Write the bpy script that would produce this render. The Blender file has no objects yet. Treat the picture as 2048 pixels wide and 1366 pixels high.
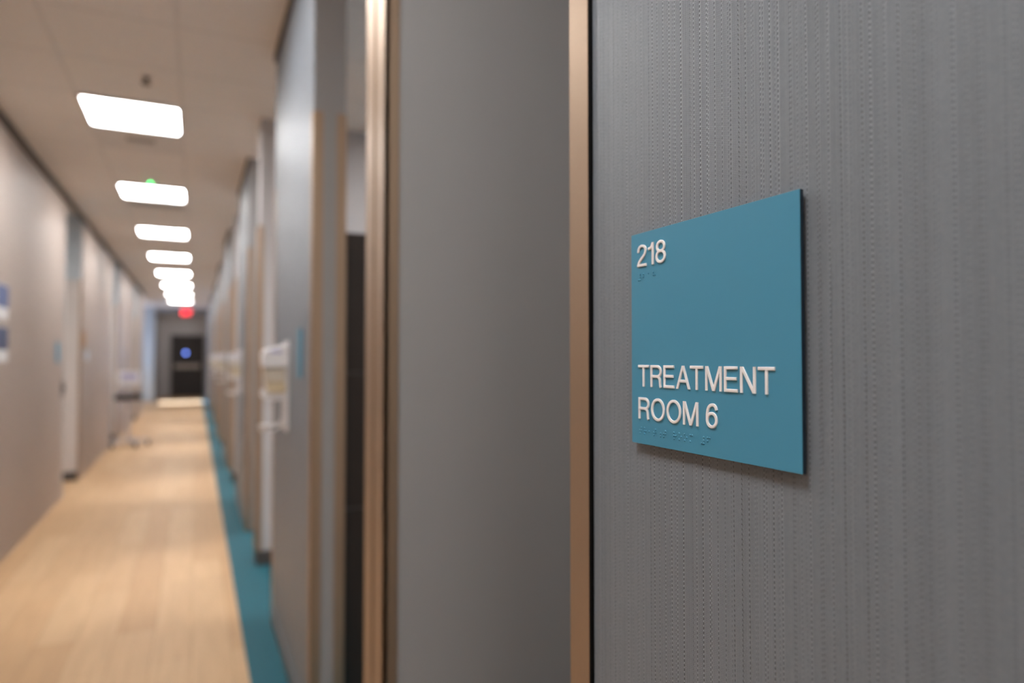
import bpy, bmesh, math, random
from mathutils import Vector, Matrix
C = bpy.context.scene.collection
random.seed(4)
# ------------------------------------------------------------------ camera
A = 0.3975          # right corridor wall plane (x)
LW = -1.235         # left corridor wall plane (x)
CH = 3.15           # ceiling height
cam = bpy.data.cameras.new('camera'); co = bpy.data.objects.new('camera', cam); C.objects.link(co)
cam.sensor_width = 36.0; cam.lens = 36.0 * 1350 / 2048
cam.clip_start = 0.02; cam.clip_end = 200
co.location = (0, 0, 1.45)
co.rotation_euler = (math.radians(90 + 1.379), 0, math.radians(-25.150))
cam.dof.use_dof = True; cam.dof.focus_distance = 0.58; cam.dof.aperture_fstop = 2.6
bpy.context.scene.camera = co
# ------------------------------------------------------------------ world, sun, exposure
sc = bpy.context.scene
w = bpy.data.worlds.new('sky'); sc.world = w; w.use_nodes = True
bg = w.node_tree.nodes['Background']
bg.inputs[0].default_value = (0.42, 0.62, 1.0, 1); bg.inputs[1].default_value = 24.0
sun = bpy.data.lights.new('sun', 'SUN'); so = bpy.data.objects.new('sun', sun); C.objects.link(so)
sun.energy = 48; sun.angle = 0.009; sun.color = (0.78, 0.92, 1.15)
so.rotation_euler = Vector((1.0, 0.0, -0.585)).to_track_quat('-Z', 'Y').to_euler(); so.location = (-8, 24.5, 6)
LAMP = 31.5         # radiance of the corridor ceiling panels
ROOM_LAMP = 66.0
NEAR_ROOM_LAMP = 7.0
sc.view_settings.view_transform = 'Standard'; sc.view_settings.look = 'None'
sc.view_settings.exposure = 0.0; sc.view_settings.gamma = 1.0; sc.view_settings.use_curve_mapping = False
sc.cycles.use_denoising = True; sc.cycles.max_bounces = 10; sc.cycles.diffuse_bounces = 6
sc.cycles.sample_clamp_indirect = 8

# ------------------------------------------------------------------ materials
def mat(name, col, rough=0.6, metal=0.0, emit=None, strength=0.0, spec=None, noise=0.0, nscale=40.0):
    m = bpy.data.materials.new(name); m.use_nodes = True
    nt = m.node_tree; b = nt.nodes['Principled BSDF']
    b.inputs['Base Color'].default_value = (*col, 1)
    b.inputs['Roughness'].default_value = rough; b.inputs['Metallic'].default_value = metal
    if spec is not None: b.inputs['Specular IOR Level'].default_value = spec
    if emit:
        b.inputs['Emission Color'].default_value = (*emit, 1); b.inputs['Emission Strength'].default_value = strength
    if noise:
        tc = nt.nodes.new('ShaderNodeTexCoord'); n = nt.nodes.new('ShaderNodeTexNoise')
        n.inputs['Scale'].default_value = nscale; n.inputs['Detail'].default_value = 4
        nt.links.new(tc.outputs['Object'], n.inputs['Vector'])
        mr = nt.nodes.new('ShaderNodeMapRange'); mr.inputs[3].default_value = 1 - noise; mr.inputs[4].default_value = 1 + noise
        nt.links.new(n.outputs['Fac'], mr.inputs[0])
        mx = nt.nodes.new('ShaderNodeVectorMath'); mx.operation = 'SCALE'; mx.inputs[0].default_value = col
        nt.links.new(mr.outputs[0], mx.inputs['Scale']); nt.links.new(mx.outputs[0], b.inputs['Base Color'])
    return m

class NB:
    """small node-tree builder"""
    def __init__(s, m): s.nt = m.node_tree
    def new(s, t): return s.nt.nodes.new(t)
    def put(s, sock, v):
        if isinstance(v, (int, float)): sock.default_value = v
        elif isinstance(v, tuple): sock.default_value = v
        else: s.nt.links.new(v, sock)
    def m(s, op, a, b=None, c=None):
        n = s.new('ShaderNodeMath'); n.operation = op
        s.put(n.inputs[0], a)
        if b is not None: s.put(n.inputs[1], b)
        if c is not None: s.put(n.inputs[2], c)
        return n.outputs[0]
    def step(s, v, lo, hi, a=0.0, b=1.0):
        n = s.new('ShaderNodeMapRange'); n.interpolation_type = 'SMOOTHSTEP'
        s.put(n.inputs[0], v)
        for i, x in enumerate((lo, hi, a, b)): n.inputs[i + 1].default_value = x
        return n.outputs[0]
    def scale(s, col, f):
        n = s.new('ShaderNodeVectorMath'); n.operation = 'SCALE'
        s.put(n.inputs[0], col); s.put(n.inputs['Scale'], f); return n.outputs[0]

def fabric(name, col, spec=0.6):
    m = bpy.data.materials.new(name); m.use_nodes = True
    b = m.node_tree.nodes['Principled BSDF']; N = NB(m)
    b.inputs['Roughness'].default_value = 0.48; b.inputs['Specular IOR Level'].default_value = spec
    tc = N.new('ShaderNodeTexCoord'); sp = N.new('ShaderNodeSeparateXYZ')
    m.node_tree.links.new(tc.outputs['Object'], sp.inputs[0])
    Y, Z = sp.outputs[1], sp.outputs[2]
    def lines(pitch, seed, half, soft):
        s = N.m('ADD', N.m('DIVIDE', Y, pitch), seed)
        cell = N.m('FLOOR', s); fr = N.m('SUBTRACT', s, cell)
        wn = N.new('ShaderNodeTexWhiteNoise'); wn.noise_dimensions = '1D'
        m.node_tree.links.new(cell, wn.inputs['W'])
        sx = N.new('ShaderNodeSeparateColor'); m.node_tree.links.new(wn.outputs['Color'], sx.inputs[0])
        cen = N.m('MULTIPLY_ADD', sx.outputs[0], 0.5, 0.25)
        d = N.m('MULTIPLY', N.m('SUBTRACT', fr, cen), pitch)
        ad = N.m('ABSOLUTE', d)
        return N.step(ad, half, half + soft, 1.0, 0.0), sx, d
    def row(pitch, seed, gain):
        ln, sx, d = lines(pitch, seed, 0.00018, 0.00068)
        ph = N.m('ADD', N.m('DIVIDE', Z, 0.0040), sx.outputs[1])
        sn = N.m('SINE', N.m('MULTIPLY', ph, 6.28318))
        amp = N.m('MULTIPLY', N.m('MULTIPLY_ADD', sx.outputs[2], 0.85, 0.15), gain)
        la = N.m('MULTIPLY', ln, amp)
        # each row of stitches is a small ridge: beads, dips, and a shallow groove along its near side
        groove = N.m('MULTIPLY', N.m('MULTIPLY', N.step(d, -0.0011, -0.0004), N.step(d, -0.0004, 0.0004, 1.0, 0.0)), amp)
        da = N.m('MULTIPLY', la, N.step(sn, 0.0, 0.7))
        li = N.m('MULTIPLY', N.m('MULTIPLY', la, N.step(N.m('MULTIPLY', sn, -1.0), 0.35, 0.9)), N.step(N.m('ABSOLUTE', N.m('ADD', d, -0.0002)), 0.0002, 0.0006, 1.0, 0.0))
        li = N.m('MULTIPLY', li, N.m('MAXIMUM', N.m('MULTIPLY_ADD', sx.outputs[0], 1.7, -0.2), 0.0))
        return da, li, groove
    d1, l1, g1 = row(0.0086, 500.3, 1.0)
    d2, l2, g2 = row(0.0121, 900.6, 0.45)
    dark = N.m('ADD', d1, d2); light = N.m('ADD', l1, l2); groove = N.m('ADD', g1, g2)
    ln2, sx2, _ = lines(0.0031, 200.7, 0.0001, 0.0007)
    fine = N.m('MULTIPLY', ln2, N.m('SUBTRACT', sx2.outputs[1], 0.42))
    # twill weave: fine slanted ribs that fade in and out
    nz = N.new('ShaderNodeTexNoise'); nz.inputs['Scale'].default_value = 260; nz.inputs['Detail'].default_value = 2
    m.node_tree.links.new(tc.outputs['Object'], nz.inputs['Vector'])
    rib = N.m('SINE', N.m('MULTIPLY', N.m('ADD', Z, N.m('MULTIPLY', Y, 0.10)), 6.28318 / 0.00092))
    warp = N.m('SINE', N.m('MULTIPLY', Y, 6.28318 / 0.0022))
    nw = N.new('ShaderNodeTexNoise'); nw.inputs['Scale'].default_value = 45; nw.inputs['Detail'].default_value = 1
    m.node_tree.links.new(tc.outputs['Object'], nw.inputs['Vector'])
    weave = N.m('MULTIPLY', N.m('MULTIPLY', rib, N.m('MULTIPLY_ADD', warp, 0.75, 0.25)), N.step(nw.outputs['Fac'], 0.25, 0.75, 0.35, 1.0))
    nl = N.new('ShaderNodeTexNoise'); nl.noise_dimensions = '1D'; nl.inputs['Scale'].default_value = 55; nl.inputs['Detail'].default_value = 3
    m.node_tree.links.new(Y, nl.inputs['W'])
    streak = N.m('SUBTRACT', nl.outputs['Fac'], 0.5)
    f = N.m('ADD', 1.0, N.m('MULTIPLY', dark, -0.60))
    f = N.m('ADD', f, N.m('MULTIPLY', light, 1.1))
    f = N.m('ADD', f, N.m('MULTIPLY', groove, -0.22))
    f = N.m('ADD', f, N.m('MULTIPLY', fine, 0.16))
    f = N.m('ADD', f, N.m('MULTIPLY', weave, 1.1))
    f = N.m('ADD', f, N.m('MULTIPLY', streak, 0.22))
    f = N.m('ADD', f, N.m('MULTIPLY', N.m('SUBTRACT', nz.outputs['Fac'], 0.5), 0.25))
    m.node_tree.links.new(N.scale(col, f), b.inputs['Base Color'])
    h = N.m('ADD', N.m('MULTIPLY', light, 1.0), N.m('MULTIPLY', dark, -0.8))
    h = N.m('ADD', h, N.m('MULTIPLY', fine, 0.3))
    h = N.m('ADD', h, N.m('MULTIPLY', groove, -0.9))
    h = N.m('ADD', h, N.m('MULTIPLY', weave, 0.15))
    bp = N.new('ShaderNodeBump'); bp.inputs['Strength'].default_value = 0.55; bp.inputs['Distance'].default_value = 0.0008
    m.node_tree.links.new(h, bp.inputs['Height']); m.node_tree.links.new(bp.outputs[0], b.inputs['Normal'])
    return m

def wood_floor():
    m = bpy.data.materials.new('oak_plank_floor'); m.use_nodes = True
    b = m.node_tree.nodes['Principled BSDF']; N = NB(m); L = m.node_tree.links
    tc = N.new('ShaderNodeTexCoord'); mp = N.new('ShaderNodeMapping'); mp.inputs['Rotation'].default_value = (0, 0, math.radians(90))
    L.new(tc.outputs['Object'], mp.inputs[0])
    br = N.new('ShaderNodeTexBrick'); L.new(mp.outputs[0], br.inputs['Vector'])
    br.offset = 0.37; br.inputs['Scale'].default_value = 1.0
    br.inputs['Brick Width'].default_value = 1.22; br.inputs['Row Height'].default_value = 0.18
    br.inputs['Mortar Size'].default_value = 0.0012; br.inputs['Mortar Smooth'].default_value = 0.2
    br.inputs['Color1'].default_value = (0.515, 0.325, 0.176, 1); br.inputs['Color2'].default_value = (0.59, 0.395, 0.228, 1)
    br.inputs['Mortar'].default_value = (0.30, 0.19, 0.10, 1)
    mp2 = N.new('ShaderNodeMapping'); mp2.inputs['Scale'].default_value = (28, 1.6, 1); L.new(tc.outputs['Object'], mp2.inputs[0])
    nz = N.new('ShaderNodeTexNoise'); nz.inputs['Scale'].default_value = 1.4; nz.inputs['Detail'].default_value = 6; L.new(mp2.outputs[0], nz.inputs['Vector'])
    f = N.step(nz.outputs['Fac'], 0.25, 0.75, 0.93, 1.07)
    L.new(N.scale(br.outputs['Color'], f), b.inputs['Base Color'])
    b.inputs['Roughness'].default_value = 0.5; b.inputs['Specular IOR Level'].default_value = 0.14
    return m

def ceiling_mat():
    m = bpy.data.materials.new('ceiling_tile'); m.use_nodes = True
    b = m.node_tree.nodes['Principled BSDF']; N = NB(m); L = m.node_tree.links
    tc = N.new('ShaderNodeTexCoord'); sp = N.new('ShaderNodeSeparateXYZ'); L.new(tc.outputs['Object'], sp.inputs[0])
    def edge(v, off):
        s = N.m('FRACT', N.m('DIVIDE', N.m('ADD', v, off), 0.61))
        return N.step(N.m('MINIMUM', s, N.m('SUBTRACT', 1.0, s)), 0.014, 0.024, 1.0, 0.0)
    e = N.m('MAXIMUM', edge(sp.outputs[0], 0.10 + 6.1), edge(sp.outputs[1], -5.055 + 61.0))
    nz = N.new('ShaderNodeTexNoise'); nz.inputs['Scale'].default_value = 90; L.new(tc.outputs['Object'], nz.inputs['Vector'])
    f = N.m('MULTIPLY', N.step(nz.outputs['Fac'], 0.3, 0.7, 0.96, 1.02), N.m('SUBTRACT', 1.0, N.m('MULTIPLY', e, 0.09)))
    L.new(N.scale((0.90, 0.845, 0.80), f), b.inputs['Base Color']); b.inputs['Roughness'].default_value = 0.9
    return m

def clear_glass():
    m = bpy.data.materials.new('window_glass'); m.use_nodes = True
    nt = m.node_tree; nt.nodes.remove(nt.nodes['Principled BSDF'])
    t = nt.nodes.new('ShaderNodeBsdfTransparent'); g = nt.nodes.new('ShaderNodeBsdfGlossy'); g.inputs['Roughness'].default_value = 0.02
    x = nt.nodes.new('ShaderNodeMixShader'); x.inputs[0].default_value = 0.07
    nt.links.new(t.outputs[0], x.inputs[1]); nt.links.new(g.outputs[0], x.inputs[2])
    nt.links.new(x.outputs[0], nt.nodes['Material Output'].inputs[0]); return m

M = dict(
    fabric_grey=fabric('grey_stitched_wallcovering', (0.180, 0.205, 0.236)),
    fabric_taupe=fabric('taupe_stitched_wallcovering', (0.40, 0.322, 0.275), 0.25),
    floor=wood_floor(), ceiling=ceiling_mat(), glass=clear_glass(),
    teal_floor=mat('teal_sheet_floor', (0.022, 0.115, 0.150), 0.6, spec=0.14, noise=0.10, nscale=30),
    grey_paint=mat('grey_wall_paint', (0.33, 0.325, 0.325), 0.7, noise=0.02, nscale=5),
    pale_paint=mat('pale_wall_paint', (0.52, 0.50, 0.505), 0.7, noise=0.02, nscale=5),
    blue_paint=mat('cool_wall_paint', (0.50, 0.54, 0.57), 0.7, noise=0.02, nscale=5),
    vinyl=mat('grey_vinyl_base', (0.17, 0.165, 0.165), 0.5),
    dark_vinyl=mat('dark_vinyl_base', (0.075, 0.065, 0.06), 0.5),
    bronze=mat('bronze_anodised_metal', (0.42, 0.305, 0.215), 0.5, 0.8, noise=0.03, nscale=200),
    bronze_dark=mat('bronze_painted_metal', (0.30, 0.20, 0.13), 0.38, 0.6),
    black=mat('black_gap_shade_and_tape', (0.004, 0.004, 0.004), 0.9, spec=0.05),
    groove=mat('grey_channel', (0.16, 0.17, 0.17), 0.5),
    reveal=mat('shaded_ceiling_channel', (0.10, 0.08, 0.065), 0.7),
    white=mat('white_plastic', (0.78, 0.765, 0.775), 0.4),
    white_frame=mat('white_door_paint', (0.60, 0.55, 0.52), 0.5),
    pale_trim=mat('pale_metal_trim', (0.42, 0.385, 0.36), 0.5),
    cream=mat('translucent_bottle', (0.62, 0.56, 0.47), 0.35),
    amber=mat('amber_gel', (0.66, 0.55, 0.37), 0.3),
    lav=mat('lavender_label', (0.42, 0.40, 0.62), 0.5),
    sign=mat('teal_sign_acrylic', (0.066, 0.275, 0.42), 0.5, spec=0.35),
    sign_edge=mat('navy_sign_edge', (0.006, 0.018, 0.036), 0.45),
    letter=mat('white_sign_letter', (0.90, 0.88, 0.88), 0.45),
    lamp=mat('lit_lens', (0.9, 0.9, 0.9), 0.5, emit=(1.0, 0.985, 0.975), strength=LAMP),
    room_lamp=mat('lit_room_lens', (0.9, 0.9, 0.9), 0.5, emit=(1.0, 0.96, 0.95), strength=ROOM_LAMP),
    near_room_lamp=mat('dim_lit_room_lens', (0.9, 0.9, 0.9), 0.5, emit=(1.0, 0.96, 0.95), strength=NEAR_ROOM_LAMP),
    lamp_frame=mat('white_lamp_frame', (0.8, 0.8, 0.8), 0.5),
    vent=mat('white_diffuser_metal', (0.78, 0.74, 0.71), 0.6),
    slot=mat('dark_vent_slot', (0.10, 0.09, 0.085), 0.7),
    steel=mat('brushed_steel', (0.55, 0.53, 0.51), 0.35, 0.9),
    sprinkler=mat('dull_brass', (0.20, 0.165, 0.13), 0.55, 0.3),
    bar=mat('beige_push_bar', (0.52, 0.45, 0.40), 0.45, 0.2),
    dark_metal=mat('dark_metal', (0.10, 0.09, 0.085), 0.4, 0.6),
    wood_dark=mat('dark_brown_laminate', (0.030, 0.021, 0.016), 0.45, noise=0.2, nscale=12),
    door_wood=mat('espresso_door', (0.028, 0.021, 0.019), 0.5, noise=0.2, nscale=10),
    red=mat('lit_red_letters', (0.6, 0.02, 0.03), 0.5, emit=(1.0, 0.008, 0.03), strength=8),
    green=mat('lit_green_indicator', (0.05, 0.4, 0.15), 0.5, emit=(0.05, 1.0, 0.25), strength=20),
    blue_glass=mat('daylit_door_viewer', (0.1, 0.2, 0.5), 0.3, emit=(0.13, 0.22, 0.75), strength=7),
    paper=mat('white_paper', (0.74, 0.72, 0.72), 0.7),
    blue_print=mat('blue_print', (0.10, 0.13, 0.27), 0.6),
    navy_print=mat('navy_print', (0.06, 0.075, 0.15), 0.6),
    brown_card=mat('orange_brown_card', (0.40, 0.22, 0.09), 0.6),
    pale_blue=mat('pale_blue_plate', (0.50, 0.60, 0.70), 0.5),
    light_grey_plastic=mat('light_grey_plastic', (0.52, 0.49, 0.50), 0.45),
    screen=mat('dark_screen', (0.02, 0.02, 0.025), 0.2),
    black_plastic=mat('black_plastic', (0.02, 0.02, 0.022), 0.45),
)

# ------------------------------------------------------------------ mesh helpers
def add_box(bm, x0, x1, y0, y1, z0, z1):
    r = bmesh.ops.create_cube(bm, size=1.0)
    bmesh.ops.scale(bm, vec=(abs(x1 - x0), abs(y1 - y0), abs(z1 - z0)), verts=r['verts'])
    bmesh.ops.translate(bm, vec=((x0 + x1) / 2, (y0 + y1) / 2, (z0 + z1) / 2), verts=r['verts'])
def add_cyl(bm, p0, p1, r0, r1=None, n=24):
    p0, p1 = Vector(p0), Vector(p1); d = p1 - p0
    q = d.to_track_quat('Z', 'Y').to_matrix().to_4x4()
    bmesh.ops.create_cone(bm, cap_ends=True, segments=n, radius1=r0, radius2=r0 if r1 is None else r1, depth=d.length,
                          matrix=Matrix.Translation((p0 + p1) / 2) @ q)
def add_tube(bm, pts, r, n=10):
    pts = [Vector(p) for p in pts]; rings = []
    for i, p in enumerate(pts):
        t = ((pts[min(i + 1, len(pts) - 1)] - pts[max(i - 1, 0)])).normalized()
        s = Vector((0, 1, 0)) if abs(t.y) < 0.9 else Vector((1, 0, 0))
        u = t.cross(s).normalized(); v = t.cross(u).normalized()
        rings.append([bm.verts.new(p + (u * math.cos(a) + v * math.sin(a)) * r) for a in [2 * math.pi * k / n for k in range(n)]])
    for a, b in zip(rings, rings[1:]):
        for k in range(n): bm.faces.new((a[k], a[(k + 1) % n], b[(k + 1) % n], b[k]))
    bm.faces.new(rings[0][::-1]); bm.faces.new(rings[-1])
def add_prism(bm, outline, axis, lo, hi):
    """outline in the two axes left over (in order), extruded along axis"""
    def P(a, b, c):
        return {0: (c, a, b), 1: (a, c, b), 2: (a, b, c)}[axis]
    v0 = [bm.verts.new(P(a, b, lo)) for a, b in outline]; v1 = [bm.verts.new(P(a, b, hi)) for a, b in outline]
    n = len(outline); bm.faces.new(v0); bm.faces.new(v1[::-1])
    for k in range(n): bm.faces.new((v0[k], v0[(k + 1) % n], v1[(k + 1) % n], v1[k]))
def finish(name, bm, m, parent=None, bevel=0.0, loc=None, smooth=False):
    bmesh.ops.recalc_face_normals(bm, faces=bm.faces)
    if bevel:
        bmesh.ops.bevel(bm, geom=list(bm.edges), offset=bevel, segments=2, profile=0.5, affect='EDGES', clamp_overlap=True)
    me = bpy.data.meshes.new(name); bm.to_mesh(me); bm.free()
    if smooth:
        for p in me.polygons: p.use_smooth = True
        me.set_sharp_from_angle(angle=math.radians(35))
    me.materials.append(m)
    o = bpy.data.objects.new(name, me); C.objects.link(o)
    if loc: o.location = loc
    if parent: o.parent = parent
    return o
def boxes(name, bl, m, parent=None, bevel=0.0, loc=None):
    bm = bmesh.new()
    for b in bl: add_box(bm, *b)
    return finish(name, bm, m, parent, bevel, loc)
def tag(o, label=None, cat=None, group=None, kind=None):
    if label: o['label'] = label
    if cat: o['category'] = cat
    if group: o['group'] = group
    if kind: o['kind'] = kind
    return o
def thing(name, loc, label, cat, group=None):
    o = bpy.data.objects.new(name, None); C.objects.link(o); o.location = loc; o.empty_display_size = 0.05
    return tag(o, label, cat, group)
def struct(o, label=None): return tag(o, label, o.name.split('_')[0].split('.')[0], None, 'structure')
def copy_tree(o, loc, label=None):
    c = o.copy(); C.objects.link(c); c.location = loc
    if label: c['label'] = label
    for ch in o.children:
        d = ch.copy(); C.objects.link(d); d.parent = c
        for g in ch.children:
            e = g.copy(); C.objects.link(e); e.parent = d
    return c

# ------------------------------------------------------------------ setting: floor, ceiling
YB, YE = -6.0, 28.1          # back and far ends of the corridor
RX = 3.4                     # back wall of the treatment rooms
TE = 0.238                   # edge where oak floor meets teal floor
o = boxes('floor', [(-5.0, TE, YB, YE, -0.12, 0)], M['floor']); struct(o, 'pale oak plank floor running down the corridor')
o = boxes('floor_teal', [(TE, RX + 0.1, YB, YE, -0.12, 0)], M['teal_floor']); struct(o, 'teal floor strip along the right wall, running on into the rooms')
o['category'] = 'floor'
o = boxes('ceiling', [(-5.0, RX + 0.1, YB, YE, CH, CH + 0.12)], M['ceiling']); struct(o, 'white tiled corridor ceiling')

# ------------------------------------------------------------------ right side: wall lengths, room partitions
GT = 2.385                   # top of the bronze corner guards
trim_n = [0]
def guard(name_label, boxlist, m, extra=None):
    trim_n[0] += 1
    bm = bmesh.new()
    for b in boxlist: add_box(bm, *b)
    o = finish('trim_%d' % trim_n[0], bm, m, None, 0.0006); struct(o, name_label)
    return o
T = 0.12                     # thickness of the corridor wall
def right_wall(y0, y1, label):
    o = boxes('wall_right', [(A + 0.002, A + T, y0, y1, 0, CH)], M['grey_paint']); struct(o, label)
    boxes('wallcovering', [(A, A + 0.0021, y0 + 0.004, y1 - 0.004, 0.0, CH)], M['fabric_grey'], o)
    boxes('wall_base', [(A - 0.006, A + 0.001, y0, y1, 0, 0.10)], M['vinyl'], o, 0.002)
    return o
PER = 3.5
walls = [(-0.90, 0.678)] + [(2.605 + PER * k, 3.96 + PER * k) for k in range(6)]
right_wall(-5.99, -2.6, 'grey stitched wall length behind the camera')
ordn = ['', 'second', 'third', 'fourth', 'fifth', 'sixth', 'last']
for k, (y0, y1) in enumerate(walls):
    lab = ('grey stitched wall length that carries the room 218 sign' if k == 0 else
           '%s grey stitched wall length on the right of the corridor' % ordn[k])
    right_wall(y0, y1, lab)
    # end facing the camera: an L guard on each corner
    if k:
        guard('bronze corner guard on the corridor corner of the %s right wall length' % ordn[k],
              [(A - 0.003, A, y0 - 0.003, y0 + 0.055, 0, GT), (A - 0.003, A + 0.036, y0 - 0.003, y0, 0, GT)], M['bronze'])
        guard('bronze corner guard on the room side corner of the %s right wall length' % ordn[k],
              [(A + T - 0.036, A + T + 0.003, y0 - 0.003, y0, 0, GT), (A + T, A + T + 0.003, y0, y0 + 0.038, 0, GT)], M['bronze'])
    # far end
    if k == 0:
        g = guard('satin bronze corner guard beside the room 218 sign',
              [(A - 0.0035, A, 0.6405, 0.6815, 0, 2.6), (A - 0.0035, A + 0.038, 0.678, 0.6815, 0, 2.6)], M['bronze'])
        boxes('gasket', [(A - 0.0030, A, 0.6352, 0.6405, 0, 2.6)], M['black'], g)  # black strip painting in the shade of the gap beside the guard
    else:
        guard('bronze corner guard on the far corner of the %s right wall length' % ordn[k],
              [(A - 0.003, A, y1 - 0.045, y1 + 0.003, 0, GT), (A - 0.003, A + 0.036, y1, y1 + 0.003, 0, GT)], M['bronze'])
parts_y = [1.551 + PER * k for k in range(-1, 6)]
for k, y in enumerate(parts_y):
    first = (k == 1)
    o = boxes('wall_partition', [(A + 0.012, RX, y + 0.003, y + 0.186, 0, CH)], M['grey_paint'] if k <= 1 else M['pale_paint'])  # one paint, but the nearer partitions are coloured darker for their dimmer light
    struct(o, ['room partition painted darker for dim light, behind the camera', 'plain partition painted darker for dim light, filling the nearest doorway', 'pale partition seen through the third doorway', 'fourth pale room partition',
               'fifth pale room partition', 'sixth pale room partition', 'farthest pale room partition'][k])
    boxes('wall_base', [(A + 0.006, RX - 0.01, y - 0.004, y + 0.0035, 0, 0.10), (A + 0.002, A + 0.0125, y + 0.003, y + 0.186, 0, 0.1)], M['dark_vinyl'], o)
    gt = 2.6 if first else GT
    z0 = 0.10
    g = guard('bronze end cap of the partition between %s' % (['the rooms behind the camera', 'the first two doorways', 'the third and fourth doorways', 'the fifth and sixth doorways',
               'the seventh and eighth doorways', 'the ninth and tenth doorways', 'the last two doorways'][k]),
          [(A, A + 0.012, y, y + 0.084, z0, gt), (A, A + 0.012, y + 0.105, y + 0.189, z0, gt),
           (A, A + 0.036, y, y + 0.003, z0, gt), (A, A + 0.036, y + 0.186, y + 0.189, z0, gt)], M['bronze'])
    boxes('channel', [(A + 0.009, A + 0.012, y + 0.084, y + 0.105, z0, gt)], M['groove'], g)
o = boxes('wall_room_back', [(RX, RX + 0.1, YB, YE, 0, CH)], M['pale_paint']); struct(o, 'pale back wall of the treatment rooms')
o = boxes('wall_right_far', [(A, A + T, walls[-1][1] + 0.004, YE, 0, CH)], M['grey_paint']); struct(o, 'plain grey right wall at the far end')
boxes('wall_base', [(A - 0.006, A, walls[-1][1] + 0.004, YE, 0, 0.10)], M['vinyl'], o)
# channel painted dark for its shadow, between the wall tops and the ceiling
o = boxes('trim_ceiling_right', [(A - 0.012, A, y0, y1, CH - 0.045, CH) for y0, y1 in walls], M['reveal']); struct(o, 'channel painted dark for its shadow along the right edge of the ceiling')
# ------------------------------------------------------------------ left side
rec = [(8.36, 9.47), (12.75, 13.75), (17.1, 18.1)]
segs = [(YB, 8.36), (9.47, 12.75), (13.75, 17.1), (18.1, 20.0)]
sl = ['long taupe wall length nearest on the left', 'second taupe wall length on the left, beyond the first doorway',
      'third taupe wall length on the left', 'last taupe wall length on the left']
for (y0, y1), lab in zip(segs, sl):
    o = boxes('wall_left', [(LW - 0.24, LW - 0.002, y0, y1, 0, CH)], M['blue_paint']); struct(o, lab)
    boxes('wallcovering', [(LW - 0.0021, LW, y0, y1, 0, CH)], M['fabric_taupe'], o)
for k, (y0, y1) in enumerate(rec):
    nth = ['first', 'second', 'third'][k]
    o = boxes('wall_over_door', [(LW - 0.36, LW - 0.245, y0 - 0.05, y1 + 0.05, 2.38, CH)], M['blue_paint']); struct(o, 'wall above the %s left doorway' % nth)
    d = boxes('door_%d' % (k + 1), [(LW - 0.30, LW - 0.255, y0 + 0.05, y1 - 0.05, 0.006, 2.33)], M['white_frame']); struct(d, 'recessed pale door in the %s left doorway' % nth)
    boxes('door_frame', [(LW - 0.24, LW - 0.02, y1 - 0.035, y1 - 0.0005, 0.11, 2.38), (LW - 0.24, LW - 0.05, y0 + 0.0005, y0 + 0.035, 0.11, 2.38),
                         (LW - 0.24, LW - 0.19, y0 + 0.035, y1 - 0.035, 2.33, 2.38)], M['white_frame'], d)
    boxes('frame_base', [(LW - 0.24, LW - 0.015, y1 - 0.04, y1 - 0.0005, 0, 0.11), (LW - 0.24, LW - 0.05, y0 + 0.0005, y0 + 0.04, 0, 0.11)], M['dark_vinyl'], d)
    bm = bmesh.new(); add_cyl(bm, (LW - 0.255, y0 + 0.12, 1.05), (LW - 0.20, y0 + 0.12, 1.05), 0.012); add_cyl(bm, (LW - 0.205, y0 + 0.12, 1.05), (LW - 0.205, y0 + 0.25, 1.05), 0.010)
    finish('door_handle', bm, M['steel'], d, smooth=True)
    guard('bronze corner guard on the far side of the %s left doorway' % nth,
          [(LW, LW + 0.003, y1 - 0.003, y1 + 0.05, 0, GT), (LW - 0.036, LW + 0.003, y1 - 0.003, y1, 0, GT)], M['bronze'])
    guard('pale corner guard on the near side of the %s left doorway' % nth,
          [(LW, LW + 0.003, y0 - 0.10, y0 + 0.003, 0, GT), (LW - 0.036, LW + 0.003, y0, y0 + 0.003, 0, GT)], M['pale_trim'])
o = boxes('trim_ceiling_left', [(LW, LW + 0.014, YB, 20.0, CH - 0.07, CH)], M['reveal']); struct(o, 'channel painted dark for its shadow along the left edge of the ceiling')  # left channel, its shadow likewise put into the colour
o = boxes('wall_left_outer', [(LW - 0.55, LW - 0.40, YB, 19.76, 0, CH)], M['blue_paint']); struct(o, 'added unseen wall blocking sun behind the left doorways')  # wall added out of view to stop sun leaking around the left doors
# cross corridor on the left at the far end, with a daylight window
o = boxes('wall_cross_near', [(-4.6, LW - 0.24, 19.76, 20.0, 0, CH)], M['blue_paint']); struct(o, 'near wall of the side corridor')
o = boxes('wall_cross_far', [(-4.6, LW, 25.4, 25.6, 0, CH)], M['blue_paint']); struct(o, 'pale wall catching blue daylight at the side corridor')
WX = -3.2
wy0, wy1, wz0, wz1 = 24.1, 25.15, 1.25, 2.25
o = boxes('wall_window', [(WX - 0.12, WX, 20.0, wy0, 0, CH), (WX - 0.12, WX, wy1, 25.4, 0, CH), (WX - 0.12, WX, wy0, wy1, 0, wz0), (WX - 0.12, WX, wy0, wy1, wz1, CH)], M['blue_paint'])
struct(o, 'outside wall of the side corridor')
wn = boxes('window_1', [(WX - 0.10, WX - 0.04, wy0, wy0 + 0.04, wz0, wz1), (WX - 0.10, WX - 0.04, wy1 - 0.04, wy1, wz0, wz1),
                        (WX - 0.10, WX - 0.04, wy0 + 0.04, wy1 - 0.04, wz0, wz0 + 0.04), (WX - 0.10, WX - 0.04, wy0 + 0.04, wy1 - 0.04, wz1 - 0.04, wz1)], M['lamp_frame']); struct(wn, 'window of the side corridor')
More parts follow.
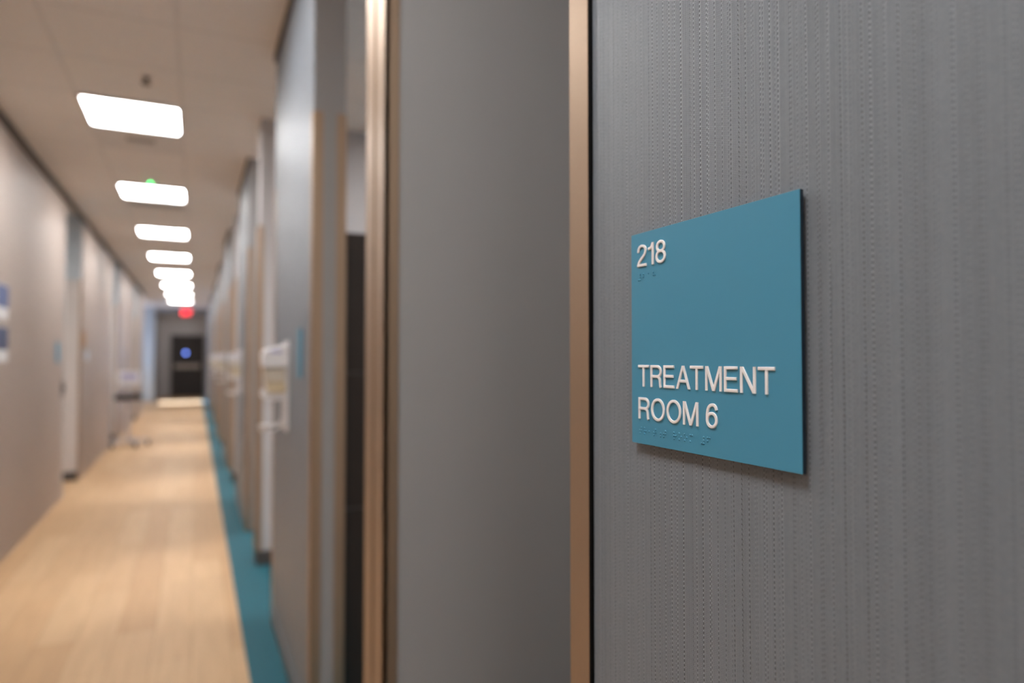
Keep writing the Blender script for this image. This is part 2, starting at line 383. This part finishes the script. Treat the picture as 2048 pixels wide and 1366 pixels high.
boxes('pane', [(WX - 0.073, WX - 0.067, wy0 + 0.04, wy1 - 0.04, wz0 + 0.04, wz1 - 0.04)], M['glass'], wn)
po = bpy.data.lights.new('window_portal', 'AREA'); po.shape = 'RECTANGLE'; po.size = wy1 - wy0; po.size_y = wz1 - wz0; po.cycles.is_portal = True
pob = bpy.data.objects.new('window_portal', po); C.objects.link(pob); pob.location = (WX - 0.13, (wy0 + wy1) / 2, (wz0 + wz1) / 2)
pob.rotation_euler = Vector((1, 0, 0)).to_track_quat('-Z', 'Z').to_euler()
o = boxes('wall_left_far', [(LW - 0.2, LW, 25.6, YE, 0, CH)], M['grey_paint']); struct(o, 'grey left wall beside the end door')
o = boxes('wall_header', [(LW, A, 25.45, 25.6, 2.98, CH)], M['grey_paint']); struct(o, 'shallow header before the end door')
o = boxes('wall_end', [(LW - 0.2, A + T, YE, YE + 0.15, 0, CH)], M['pale_paint']); struct(o, 'grey end wall of the corridor')
o = boxes('wall_back', [(-5.0, RX + 0.1, YB - 0.15, YB, 0, CH)], M['pale_paint']); struct(o, 'corridor wall behind the camera')
# end door
dx0, dx1 = -0.76, 0.26
d = boxes('door_4', [(dx0, dx1, YE - 0.05, YE - 0.006, 0.006, 2.24)], M['door_wood']); struct(d, 'dark brown exit door at the end of the corridor')
boxes('door_frame', [(dx0 - 0.06, dx0, YE - 0.07, YE, 0, 2.30), (dx1, dx1 + 0.06, YE - 0.07, YE, 0, 2.30), (dx0, dx1, YE - 0.07, YE, 2.24, 2.30)], M['dark_metal'], d)
boxes('push_bar', [(dx0 + 0.06, dx1 - 0.20, YE - 0.13, YE - 0.05, 1.06, 1.20), (dx1 - 0.20, dx1 - 0.08, YE - 0.10, YE - 0.05, 1.04, 1.22)], M['bar'], d, 0.006)
bm = bmesh.new(); add_cyl(bm, (-0.315, YE - 0.062, 1.63), (-0.315, YE - 0.05, 1.63), 0.055); 
finish('door_viewer', bm, M['blue_glass'], d, smooth=True)

# ------------------------------------------------------------------ room sign 218
def ell(cx, cy, rx, ry, n=40): return [(cx + rx * math.cos(2 * math.pi * k / n), cy + ry * math.sin(2 * math.pi * k / n)) for k in range(n)]
def smooth_path(p, sub=5):
    q = [p[0]] + list(p) + [p[-1]]; out = []
    for i in range(1, len(q) - 2):
        for k in range(sub):
            t = k / sub
            out.append(tuple(0.5 * (2 * q[i][d] + (q[i + 1][d] - q[i - 1][d]) * t + (2 * q[i - 1][d] - 5 * q[i][d] + 4 * q[i + 1][d] - q[i + 2][d]) * t * t
                             + (3 * q[i][d] - q[i - 1][d] - 3 * q[i + 1][d] + q[i + 2][d]) * t ** 3) for d in (0, 1)))
    return out + [p[-1]]
# letters as strokes on a cap height of 1: ('s', path) even stroke, ('h', path, half width) level-cut diagonal, ('o', path) closed loop
def bowl(x, y, rx, ry): return [(x + rx * math.sin(math.pi * k / 14), y + ry * math.cos(math.pi * k / 14)) for k in range(15)]
GLYPH = {
    'T': (0.80, [('s', [(0, 0.94), (0.80, 0.94)]), ('s', [(0.40, 0), (0.40, 0.93)])]),
    'E': (0.74, [('s', [(0.0625, 0), (0.0625, 1)]), ('s', [(0.05, 0.94), (0.72, 0.94)]), ('s', [(0.05, 0.52), (0.68, 0.52)]), ('s', [(0.05, 0.06), (0.74, 0.06)])]),
    'R': (0.82, [('s', [(0.0625, 0), (0.0625, 1)]), ('s', [(0.05, 0.94)] + bowl(0.50, 0.715, 0.245, 0.225) + [(0.05, 0.49)]),
                 ('s', smooth_path([(0.48, 0.49), (0.60, 0.455), (0.67, 0.37), (0.69, 0.26), (0.70, 0.13), (0.715, 0.05), (0.74, 0.0)]))]),
    'A': (0.91, [('h', [(0.07, 0), (0.455, 1)], 0.068), ('h', [(0.84, 0), (0.455, 1)], 0.068), ('s', [(0.20, 0.335), (0.71, 0.335)])]),
    'M': (0.95, [('s', [(0.0625, 0), (0.0625, 1)]), ('s', [(0.8875, 0), (0.8875, 1)]), ('h', [(0.085, 1), (0.475, 0)], 0.07), ('h', [(0.865, 1), (0.475, 0)], 0.07)]),
    'N': (0.79, [('s', [(0.0625, 0), (0.0625, 1)]), ('s', [(0.7275, 0), (0.7275, 1)]), ('h', [(0.075, 1), (0.715, 0)], 0.077)]),
    'O': (0.97, [('o', ell(0.485, 0.5, 0.42, 0.455))]),
    '6': (0.655, [('o', ell(0.328, 0.327, 0.265, 0.272)), ('s', smooth_path([(0.595, 0.745), (0.555, 0.86), (0.46, 0.935), (0.345, 0.945), (0.21, 0.89), (0.115, 0.76), (0.072, 0.58), (0.0635, 0.36)]))]),
    '2': (0.65, [('s', smooth_path([(0.07, 0.67), (0.078, 0.78), (0.14, 0.885), (0.25, 0.94), (0.36, 0.942), (0.49, 0.90), (0.575, 0.80), (0.575, 0.68), (0.52, 0.56), (0.40, 0.445), (0.24, 0.32), (0.13, 0.21), (0.08, 0.10), (0.072, 0.03)])),
                 ('s', [(0.01, 0.06), (0.645, 0.06)])]),
    '1': (0.365, [('s', [(0.30, 0), (0.30, 1)]), ('s', smooth_path([(0.0, 0.735), (0.13, 0.755), (0.225, 0.82), (0.27, 0.93)]))]),
    '8': (0.665, [('o', ell(0.333, 0.735, 0.235, 0.215)), ('o', ell(0.333, 0.295, 0.27, 0.243))]),
    'X': (0.84, [('h', [(0.075, 0), (0.765, 1)], 0.08), ('h', [(0.765, 0), (0.075, 1)], 0.08)]),
    'I': (0.125, [('s', [(0.0625, 0), (0.0625, 1)])]),
}
def text_mesh(body, width, height, thick, sw=0.0625):
    """lettering in local x (reading), y (up), z (raised), scaled to width by height"""
    strokes = []; x = 0.0
    for i, c in enumerate(body):
        if c == ' ': x += 0.33; continue
        wd, st = GLYPH[c]
        for t in st: strokes.append((t[0], [(p[0] + x, p[1]) for p in t[1]], t[2] if len(t) > 2 else sw))
        nxt = body[i + 1] if i + 1 < len(body) else ''
        x += wd + (0.015 if c + nxt == 'AT' else 0.13)
    x -= 0.13
    fx, fy = width / x, height
    bm = bmesh.new(); b = 0.022
    for n, (kind, p, hw) in enumerate(strokes):
        h = thick * (1 + 0.006 * (n % 7)); closed = kind == 'o'
        rings = []
        for i, q in enumerate(p):
            a = p[i - 1] if (i or closed) else p[i]; c = p[(i + 1) % len(p)] if (i + 1 < len(p) or closed) else p[i]
            if kind == 'h': nx, ny = 1.0, 0.0
            else:
                dx, dy = c[0] - a[0], c[1] - a[1]; L = math.hypot(dx, dy); nx, ny = dy / L, -dx / L
            prof = [(-hw, 0), (-hw, h * 0.8), (-hw + b, h), (hw - b, h), (hw, h * 0.8), (hw, 0)]
            rings.append([bm.verts.new(((q[0] + nx * o) * fx, (q[1] + ny * o) * fy, z)) for o, z in prof])
        m = len(rings)
        for i in range(m if closed else m - 1):
            r0, r1 = rings[i], rings[(i + 1) % m]
            for k in range(5): bm.faces.new((r0[k], r1[k], r1[k + 1], r0[k + 1]))
        if not closed: bm.faces.new(rings[0]); bm.faces.new(rings[-1][::-1])
    bmesh.ops.recalc_face_normals(bm, faces=bm.faces)
    me = bpy.data.meshes.new('lettering'); bm.to_mesh(me); bm.free(); return me
def wall_text(name, body, yl, yr, z0, z1, x, thick, m, parent):
    """raised lettering on a plane facing -x; yl is the left end as read"""
    me = text_mesh(body, yl - yr, z1 - z0, thick)
    for v in me.vertices: v.co = (x - v.co.z, yl - v.co.x, z0 + v.co.y)
    me.name = name; me.materials.append(m)
    o = bpy.data.objects.new(name, me); C.objects.link(o); o.parent = parent
    return o
SX = A - 0.0058              # front of the sign
s = thing('room_sign', (A, 0.4518, 1.367), 'square teal sign reading 218 TREATMENT ROOM 6 on the grey stitched wall', 'sign', 'teal room signs')
ox, oy, oz = -A, -0.4518, -1.367
sy0, sy1, sz0, sz1 = 0.3485, 0.5550, 1.3670, 1.5713
boxes('backing', [(SX + 0.0006 + ox, SX + 0.0036 + ox, sy0 + oy, sy1 + oy, sz0 + oz, sz1 + oz)], M['sign_edge'], s)
boxes('face', [(SX + ox, SX + 0.00065 + ox, sy0 + oy, sy1 + oy, sz0 + oz, sz1 + oz)], M['sign'], s, 0.00018)
for zz in (0.016, 0.158): boxes('mounting_tape', [(SX + 0.0036 + ox, 0, sy0 + 0.015 + oy, sy1 - 0.015 + oy, sz0 + zz + oz, sz0 + zz + 0.03 + oz)], M['black'], s)
LT = 0.0011
wall_text('room_number', '218', 0.5442 + oy, 0.5003 + oy, 1.5383 + oz, 1.5594 + oz, SX + ox, LT, M['letter'], s)
wall_text('room_name', 'TREATMENT', 0.5432 + oy, 0.3722 + oy, 1.4223 + oz, 1.4430 + oz, SX + ox, LT, M['letter'], s)
wall_text('room_name', 'ROOM 6', 0.5432 + oy, 0.4338 + oy, 1.3911 + oz, 1.4117 + oz, SX + ox, LT, M['letter'], s)
def braille(cells, yl, ztop, cell, dot):
    bm = bmesh.new()
    for i, c in enumerate(cells):
        for ch in c:
            k = int(ch) - 1; col, row = k // 3, k % 3
            y = yl - i * cell - col * dot; z = ztop - row * dot
            r = bmesh.ops.create_uvsphere(bm, u_segments=14, v_segments=8, radius=0.00100)
            bmesh.ops.scale(bm, vec=(1.0, 1, 1), verts=r['verts'])
            bmesh.ops.translate(bm, vec=(SX + 0.00012 + ox, y + oy, z + oz), verts=r['verts'])
    return finish('braille', bm, M['sign'], s, smooth=True)
braille(['3456', '12', '1', '125'], 0.5430, 1.5310, 0.0078, 0.0027)
braille(['2345', '1235', '2', '2345', '56', '2345', '', '1235', '135', '135', '134', '', '3456', '124'], 0.5420, 1.3825, 0.00735, 0.0027)
# blurred signs farther off: the same plate, writing too soft to read
def far_sign(x, sgn, y, z, label, hw=0.103):
    t = thing('room_sign', (x, y, z), label, 'sign', 'teal room signs')
    b = [(-0.0036 * sgn, 0, -hw, hw, 0, 0.204)]
    boxes('backing', [tuple(sorted((b[0][0], b[0][1]))) + b[0][2:]], M['sign_edge'], t)
    q = sorted((-0.0036 * sgn, -0.0056 * sgn))
    boxes('face', [(q[0], q[1], -hw, hw, 0, 0.204)], M['sign'], t)
    return t
far_sign(A, 1, 2.91, 1.367, 'small teal sign on the second grey wall length, left of its bronze corner guard', 0.046)
far_sign(LW, -1, 7.96, 1.40, 'small teal sign on the taupe left wall before the first doorway', 0.085)

# ------------------------------------------------------------------ ceiling lights
def ceiling_light(loc, label, lamp, group):
    t = thing('ceiling_light', loc, label, 'light', group)
    h = 0.302; i = 0.283
    boxes('frame', [(-h, h, -h, -i, -0.020, 0), (-h, h, i, h, -0.020, 0), (-h, -i, -i, i, -0.020, 0), (i, h, -i, i, -0.020, 0)], M['lamp_frame'], t)
    boxes('diffuser', [(-i, i, -i, i, -0.004, -0.001)], lamp, t)
    return t
LX = -0.405
nm = ['nearest square ceiling light in view, just past the sprinkler', 'second square ceiling light in view, just past the green indicator', 'third square ceiling light in view, beyond the long slot grille',
      'fourth square ceiling light in view along the corridor', 'fifth square ceiling light in view along the corridor', 'sixth square ceiling light in view along the corridor',
      'seventh square ceiling light in view, last but one', 'last square ceiling light, above the exit sign area']
first = ceiling_light((LX, 5.36, CH), nm[0], M['lamp'], 'square ceiling lights along the corridor')
for k in range(1, 8): copy_tree(first, (LX, 5.36 + 2.44 * k, CH), nm[k])
for k in range(1, 5):
    c = copy_tree(first, (LX, 5.36 - 2.44 * k, CH), 'square ceiling light above or behind the camera')
    c['group'] = 'ceiling lights overhead'
rl = None
for k in range(0, 7):
    p = (1.95, -0.1 + PER * k, CH)
    if k == 0: ceiling_light(p, 'dim square ceiling light inside room 218', M['near_room_lamp'], None)
    elif rl is None: rl = ceiling_light(p, 'square ceiling light inside a treatment room', M['room_lamp'], 'treatment room lights')
    else: copy_tree(rl, p)
ceiling_light((LX, 26.9, CH), 'added unseen ceiling light behind the header, brightening the end wall', M['near_room_lamp'], None)  # extra lamp added out of view to lift the end wall
# ------------------------------------------------------------------ ceiling fittings
t = thing('sprinkler', (-0.286, 4.60, CH), 'small dark sprinkler head on the ceiling before the nearest light', 'sprinkler')
bm = bmesh.new(); add_cyl(bm, (0, 0, -0.006), (0, 0, 0), 0.038); finish('escutcheon', bm, M['vent'], t, smooth=True)
bm = bmesh.new(); add_cyl(bm, (0, 0, -0.04), (0, 0, -0.006), 0.012, 0.018); finish('body', bm, M['sprinkler'], t, smooth=True)
bm = bmesh.new(); add_cyl(bm, (0, 0, -0.046), (0, 0, -0.041), 0.028); finish('deflector', bm, M['sprinkler'], t, smooth=True)
t = thing('smoke_detector', (-0.405, 7.33, CH), 'white ceiling sensor with a green indicator before the second light', 'detector')
bm = bmesh.new(); add_cyl(bm, (0, 0, -0.03), (0, 0, 0), 0.04, 0.055, 32); finish('housing', bm, M['white'], t, smooth=True)
bm = bmesh.new(); add_cyl(bm, (0, -0.03, -0.036), (0, -0.03, -0.028), 0.011, 0.013, 16); tag(finish('indicator', bm, M['green'], t, smooth=True), 'lit green indicator')
t = thing('air_diffuser', (LX, 5.97, CH), 'square air diffuser with a dark slot just beyond the nearest light', 'vent')
boxes('panel', [(-0.295, 0.295, -0.295, 0.295, -0.006, 0)], M['vent'], t, 0.002)
boxes('slot', [(-0.09, 0.10, -0.05, 0.04, -0.008, -0.005)], M['slot'], t)
boxes('blade', [(-0.085, 0.095, -0.008, 0.0, -0.014, -0.008)], M['vent'], t)
t = thing('slot_grille', (LX, 8.42, CH), 'long dark return grille just beyond the second light', 'vent')
boxes('frame', [(-0.29, 0.29, -0.13, -0.10, -0.008, 0), (-0.29, 0.29, 0.10, 0.13, -0.008, 0), (-0.29, -0.26, -0.1, 0.1, -0.008, 0), (0.26, 0.29, -0.1, 0.1, -0.008, 0)], M['vent'], t)
boxes('slot', [(-0.26, 0.26, -0.10, 0.10, -0.003, 0)], M['slot'], t)
boxes('vane', [(-0.26, 0.26, y, y + 0.006, -0.007, -0.003) for y in (-0.06, -0.02, 0.02, 0.06)], M['vent'], t)
# exit sign
t = thing('exit_sign', (-0.26, 24.3, CH), 'lit red exit sign hanging from the ceiling before the end door', 'sign')
bm = bmesh.new(); add_cyl(bm, (0, 0, -0.14), (0, 0, 0), 0.012); add_cyl(bm, (0, 0, -0.012), (0, 0, 0), 0.05); finish('stem', bm, M['white'], t, smooth=True)
boxes('housing', [(-0.16, 0.16, -0.025, 0.025, -0.34, -0.14)], M['dark_metal'], t, 0.006)
me = text_mesh('EXIT', 0.27, 0.15, 0.004, 0.075)
for v in me.vertices: v.co = (-0.135 + v.co.x, -0.025 - v.co.z, -0.315 + v.co.y)
me.materials.append(M['red'])
e = bpy.data.objects.new('lettering', me); C.objects.link(e); e.parent = t; tag(e, 'lit red letters EXIT')

# ------------------------------------------------------------------ hand sanitizer dispensers
def dispenser(y, label):
    t = thing('sanitizer_dispenser', (A, y, 1.10), label, 'dispenser', 'hand sanitizer dispensers on the right wall')
    boxes('back_plate', [(-0.008, 0, -0.075, 0.075, 0.0, 0.43)], M['white'], t, 0.003)
    bm = bmesh.new()       # sloped-top hood: outline in x,z extruded along y
    add_prism(bm, [(-0.008, 0.415), (-0.105, 0.385), (-0.115, 0.37), (-0.112, 0.305), (-0.008, 0.305)], 1, -0.065, 0.065)
    finish('hood', bm, M['white'], t, 0.006)
    boxes('label_strip', [(-0.08, -0.03, -0.0665, -0.0648, 0.372, 0.386)], M['lav'], t)
    bm = bmesh.new(); add_prism(bm, [(-0.010, 0.304), (-0.108, 0.304), (-0.100, 0.235), (-0.010, 0.235)], 1, -0.058, 0.058); finish('bottle', bm, M['cream'], t, 0.008)
    bm = bmesh.new(); add_prism(bm, [(-0.010, 0.2345), (-0.098, 0.2345), (-0.086, 0.185), (-0.010, 0.185)], 1, -0.055, 0.055); finish('gel', bm, M['amber'], t, 0.006)
    bm = bmesh.new(); add_prism(bm, [(-0.010, 0.1845), (-0.085, 0.1845), (-0.112, 0.20), (-0.116, 0.17), (-0.095, 0.15), (-0.010, 0.15)], 1, -0.045, 0.045); finish('push_lever', bm, M['white'], t, 0.004)
    bm = bmesh.new()
    pts = [(-0.012, 0, 0.15), (-0.012, 0, 0.07)] + [(-0.012 - 0.05 * (1 - math.cos(a)), 0, 0.07 - 0.05 * math.sin(a)) for a in [math.pi / 2 * k / 6 for k in range(1, 7)]] + [(-0.105, 0, 0.02)]
    add_tube(bm, pts, 0.012, 12); finish('tray_arm', bm, M['white'], t, smooth=True)
    bm = bmesh.new(); add_cyl(bm, (-0.085, 0, 0.006), (-0.085, 0, 0.034), 0.034, 0.042, 28); finish('drip_tray', bm, M['white'], t, smooth=True)
    return t
dn = ['white wall dispenser on the second grey wall length, nearest and largest of the row', 'second white wall dispenser along the right wall', 'third white wall dispenser along the right wall',
      'fourth white wall dispenser along the right wall', 'farthest white wall dispenser along the right wall']
d0 = dispenser(3.38, dn[0])
for k in range(1, 5): copy_tree(d0, (A, 3.38 + PER * k, 1.10), dn[k])

# ------------------------------------------------------------------ left wall items
def notice(z, m, label):
    t = thing('wall_notice', (LW, 5.82, z), label, 'notice', 'notices on the near left wall')
    boxes('sheet', [(0, 0.004, -0.17, 0.17, 0, 0.25)], M['paper'], t, 0.0008)
    boxes('printed_panel', [(0.004, 0.0046, -0.165, 0.165, 0.085, 0.245)], m, t)
    return t
notice(1.72, M['blue_print'], 'upper blue and white notice on the left wall at the picture edge')
notice(1.42, M['navy_print'], 'lower navy and white notice on the left wall at the picture edge')
t = thing('wall_switch_plate', (LW, 8.27, 1.06), 'small dark wall plate beside the first left doorway', 'switch')
boxes('plate', [(0.003, 0.010, -0.05, 0.05, 0, 0.15)], M['dark_metal'], t, 0.002); boxes('button', [(0.010, 0.018, -0.03, 0.03, 0.045, 0.105)], M['black_plastic'], t, 0.003)
t = thing('brown_card', (LW, 9.66, 1.57), 'orange brown card on the wall just past the first left doorway', 'card')
boxes('card', [(0, 0.012, -0.09, 0.09, 0, 0.21)], M['brown_card'], t, 0.002); boxes('card_holder', [(0, 0.018, -0.1, 0.1, -0.012, 0.03)], M['bronze_dark'], t, 0.002)
t = thing('wall_plaque', (LW, 9.98, 1.41), 'small pale blue plaque right of the orange brown card', 'plaque')
boxes('plaque', [(0, 0.006, -0.13, 0.13, 0, 0.125)], M['pale_blue'], t, 0.001); boxes('border', [(0.006, 0.008, -0.11, 0.11, 0.05, 0.075)], M['paper'], t)

# ------------------------------------------------------------------ rolling monitor stand
t = thing('monitor_cart', (-0.98, 12.72, 0), 'white monitor on a rolling stand with black tray by the left wall', 'medical cart')
bm = bmesh.new(); add_cyl(bm, (0, 0, 0.085), (0, 0, 0.125), 0.055, 0.04)
for k in range(5):
    a = math.radians(90 + 72 * k - 10); cx, cy = math.cos(a), math.sin(a); px, py = -cy, cx
    pr = [Vector((cx * r + px * wv, cy * r + py * wv, z)) for r, wv, z in ((0.03, 0.03, 0.082), (0.03, -0.03, 0.082), (0.31, -0.025, 0.075), (0.31, 0.025, 0.075), (0.03, 0.03, 0.12), (0.03, -0.03, 0.12), (0.31, -0.025, 0.105), (0.31, 0.025, 0.105))]
    v = [bm.verts.new(p) for p in pr]
    for f in ((0, 1, 2, 3), (4, 7, 6, 5), (0, 4, 5, 1), (1, 5, 6, 2), (2, 6, 7, 3), (3, 7, 4, 0)): bm.faces.new([v[i] for i in f])
finish('base', bm, M['light_grey_plastic'], t, smooth=True)
for k in range(5):
    a = math.radians(90 + 72 * k - 10); cx, cy = math.cos(a) * 0.29, math.sin(a) * 0.29
    bm = bmesh.new(); add_cyl(bm, (cx - 0.02, cy, 0.045), (cx + 0.02, cy, 0.045), 0.045); add_cyl(bm, (cx, cy, 0.06), (cx, cy, 0.082), 0.014)
    finish('caster', bm, M['black_plastic'], t, smooth=True)
bm = bmesh.new(); add_cyl(bm, (0, 0, 0.12), (0, 0, 1.02), 0.022); finish('column', bm, M['light_grey_plastic'], t, smooth=True)
boxes('tray', [(-0.19, 0.19, -0.15, 0.15, 0.76, 0.775), (-0.19, 0.19, -0.15, -0.142, 0.775, 0.85), (-0.19, 0.19, 0.142, 0.15, 0.775, 0.85), (-0.19, -0.182, -0.142, 0.142, 0.775, 0.85), (0.182, 0.19, -0.142, 0.142, 0.775, 0.85)], M['black_plastic'], t)
mo = boxes('monitor', [(-0.16, 0.16, -0.05, 0.06, 1.0, 1.23)], M['white'], t, 0.012)
boxes('screen', [(-0.10, 0.12, -0.0515, -0.0495, 1.09, 1.19)], M['lav'], mo)
# ------------------------------------------------------------------ tall cabinet in the second room
# stands against the room side of the second wall length, its side towards the camera
t = thing('tall_cabinet', (A + T + 0.004, 2.68, 0), 'tall dark brown cabinet standing in the room seen through the second doorway', 'cabinet')
cd, cw, ct = 0.46, 1.10, 1.945
for z0, z1, nme in ((0.0, 0.852, 'base_unit'), (0.862, 1.386, 'middle_unit'), (1.396, ct, 'upper_unit')):
    u = boxes(nme, [(0, cd - 0.02, 0, cw, z0, z1)], M['wood_dark'], t, 0.003)
    for y0, y1, hy in ((0.002, cw / 2 - 0.0015, cw / 2 - 0.05), (cw / 2 + 0.0015, cw - 0.002, cw / 2 + 0.05)):
        dd = boxes('cabinet_door', [(cd - 0.0195, cd, y0, y1, z0 + 0.004, z1 - 0.004)], M['wood_dark'], u, 0.002)
        zc = (z0 + z1) / 2
        boxes('handle', [(cd + 0.018, cd + 0.030, hy - 0.006, hy + 0.006, zc - 0.08, zc + 0.08), (cd, cd + 0.02, hy - 0.005, hy + 0.005, zc - 0.07, zc - 0.055),
                         (cd, cd + 0.02, hy - 0.005, hy + 0.005, zc + 0.055, zc + 0.07)], M['dark_metal'], u)
boxes('spacer', [(0.01, cd - 0.03, 0.008, cw - 0.008, 0.852, 0.862), (0.01, cd - 0.03, 0.008, cw - 0.008, 1.386, 1.396)], M['dark_metal'], t)
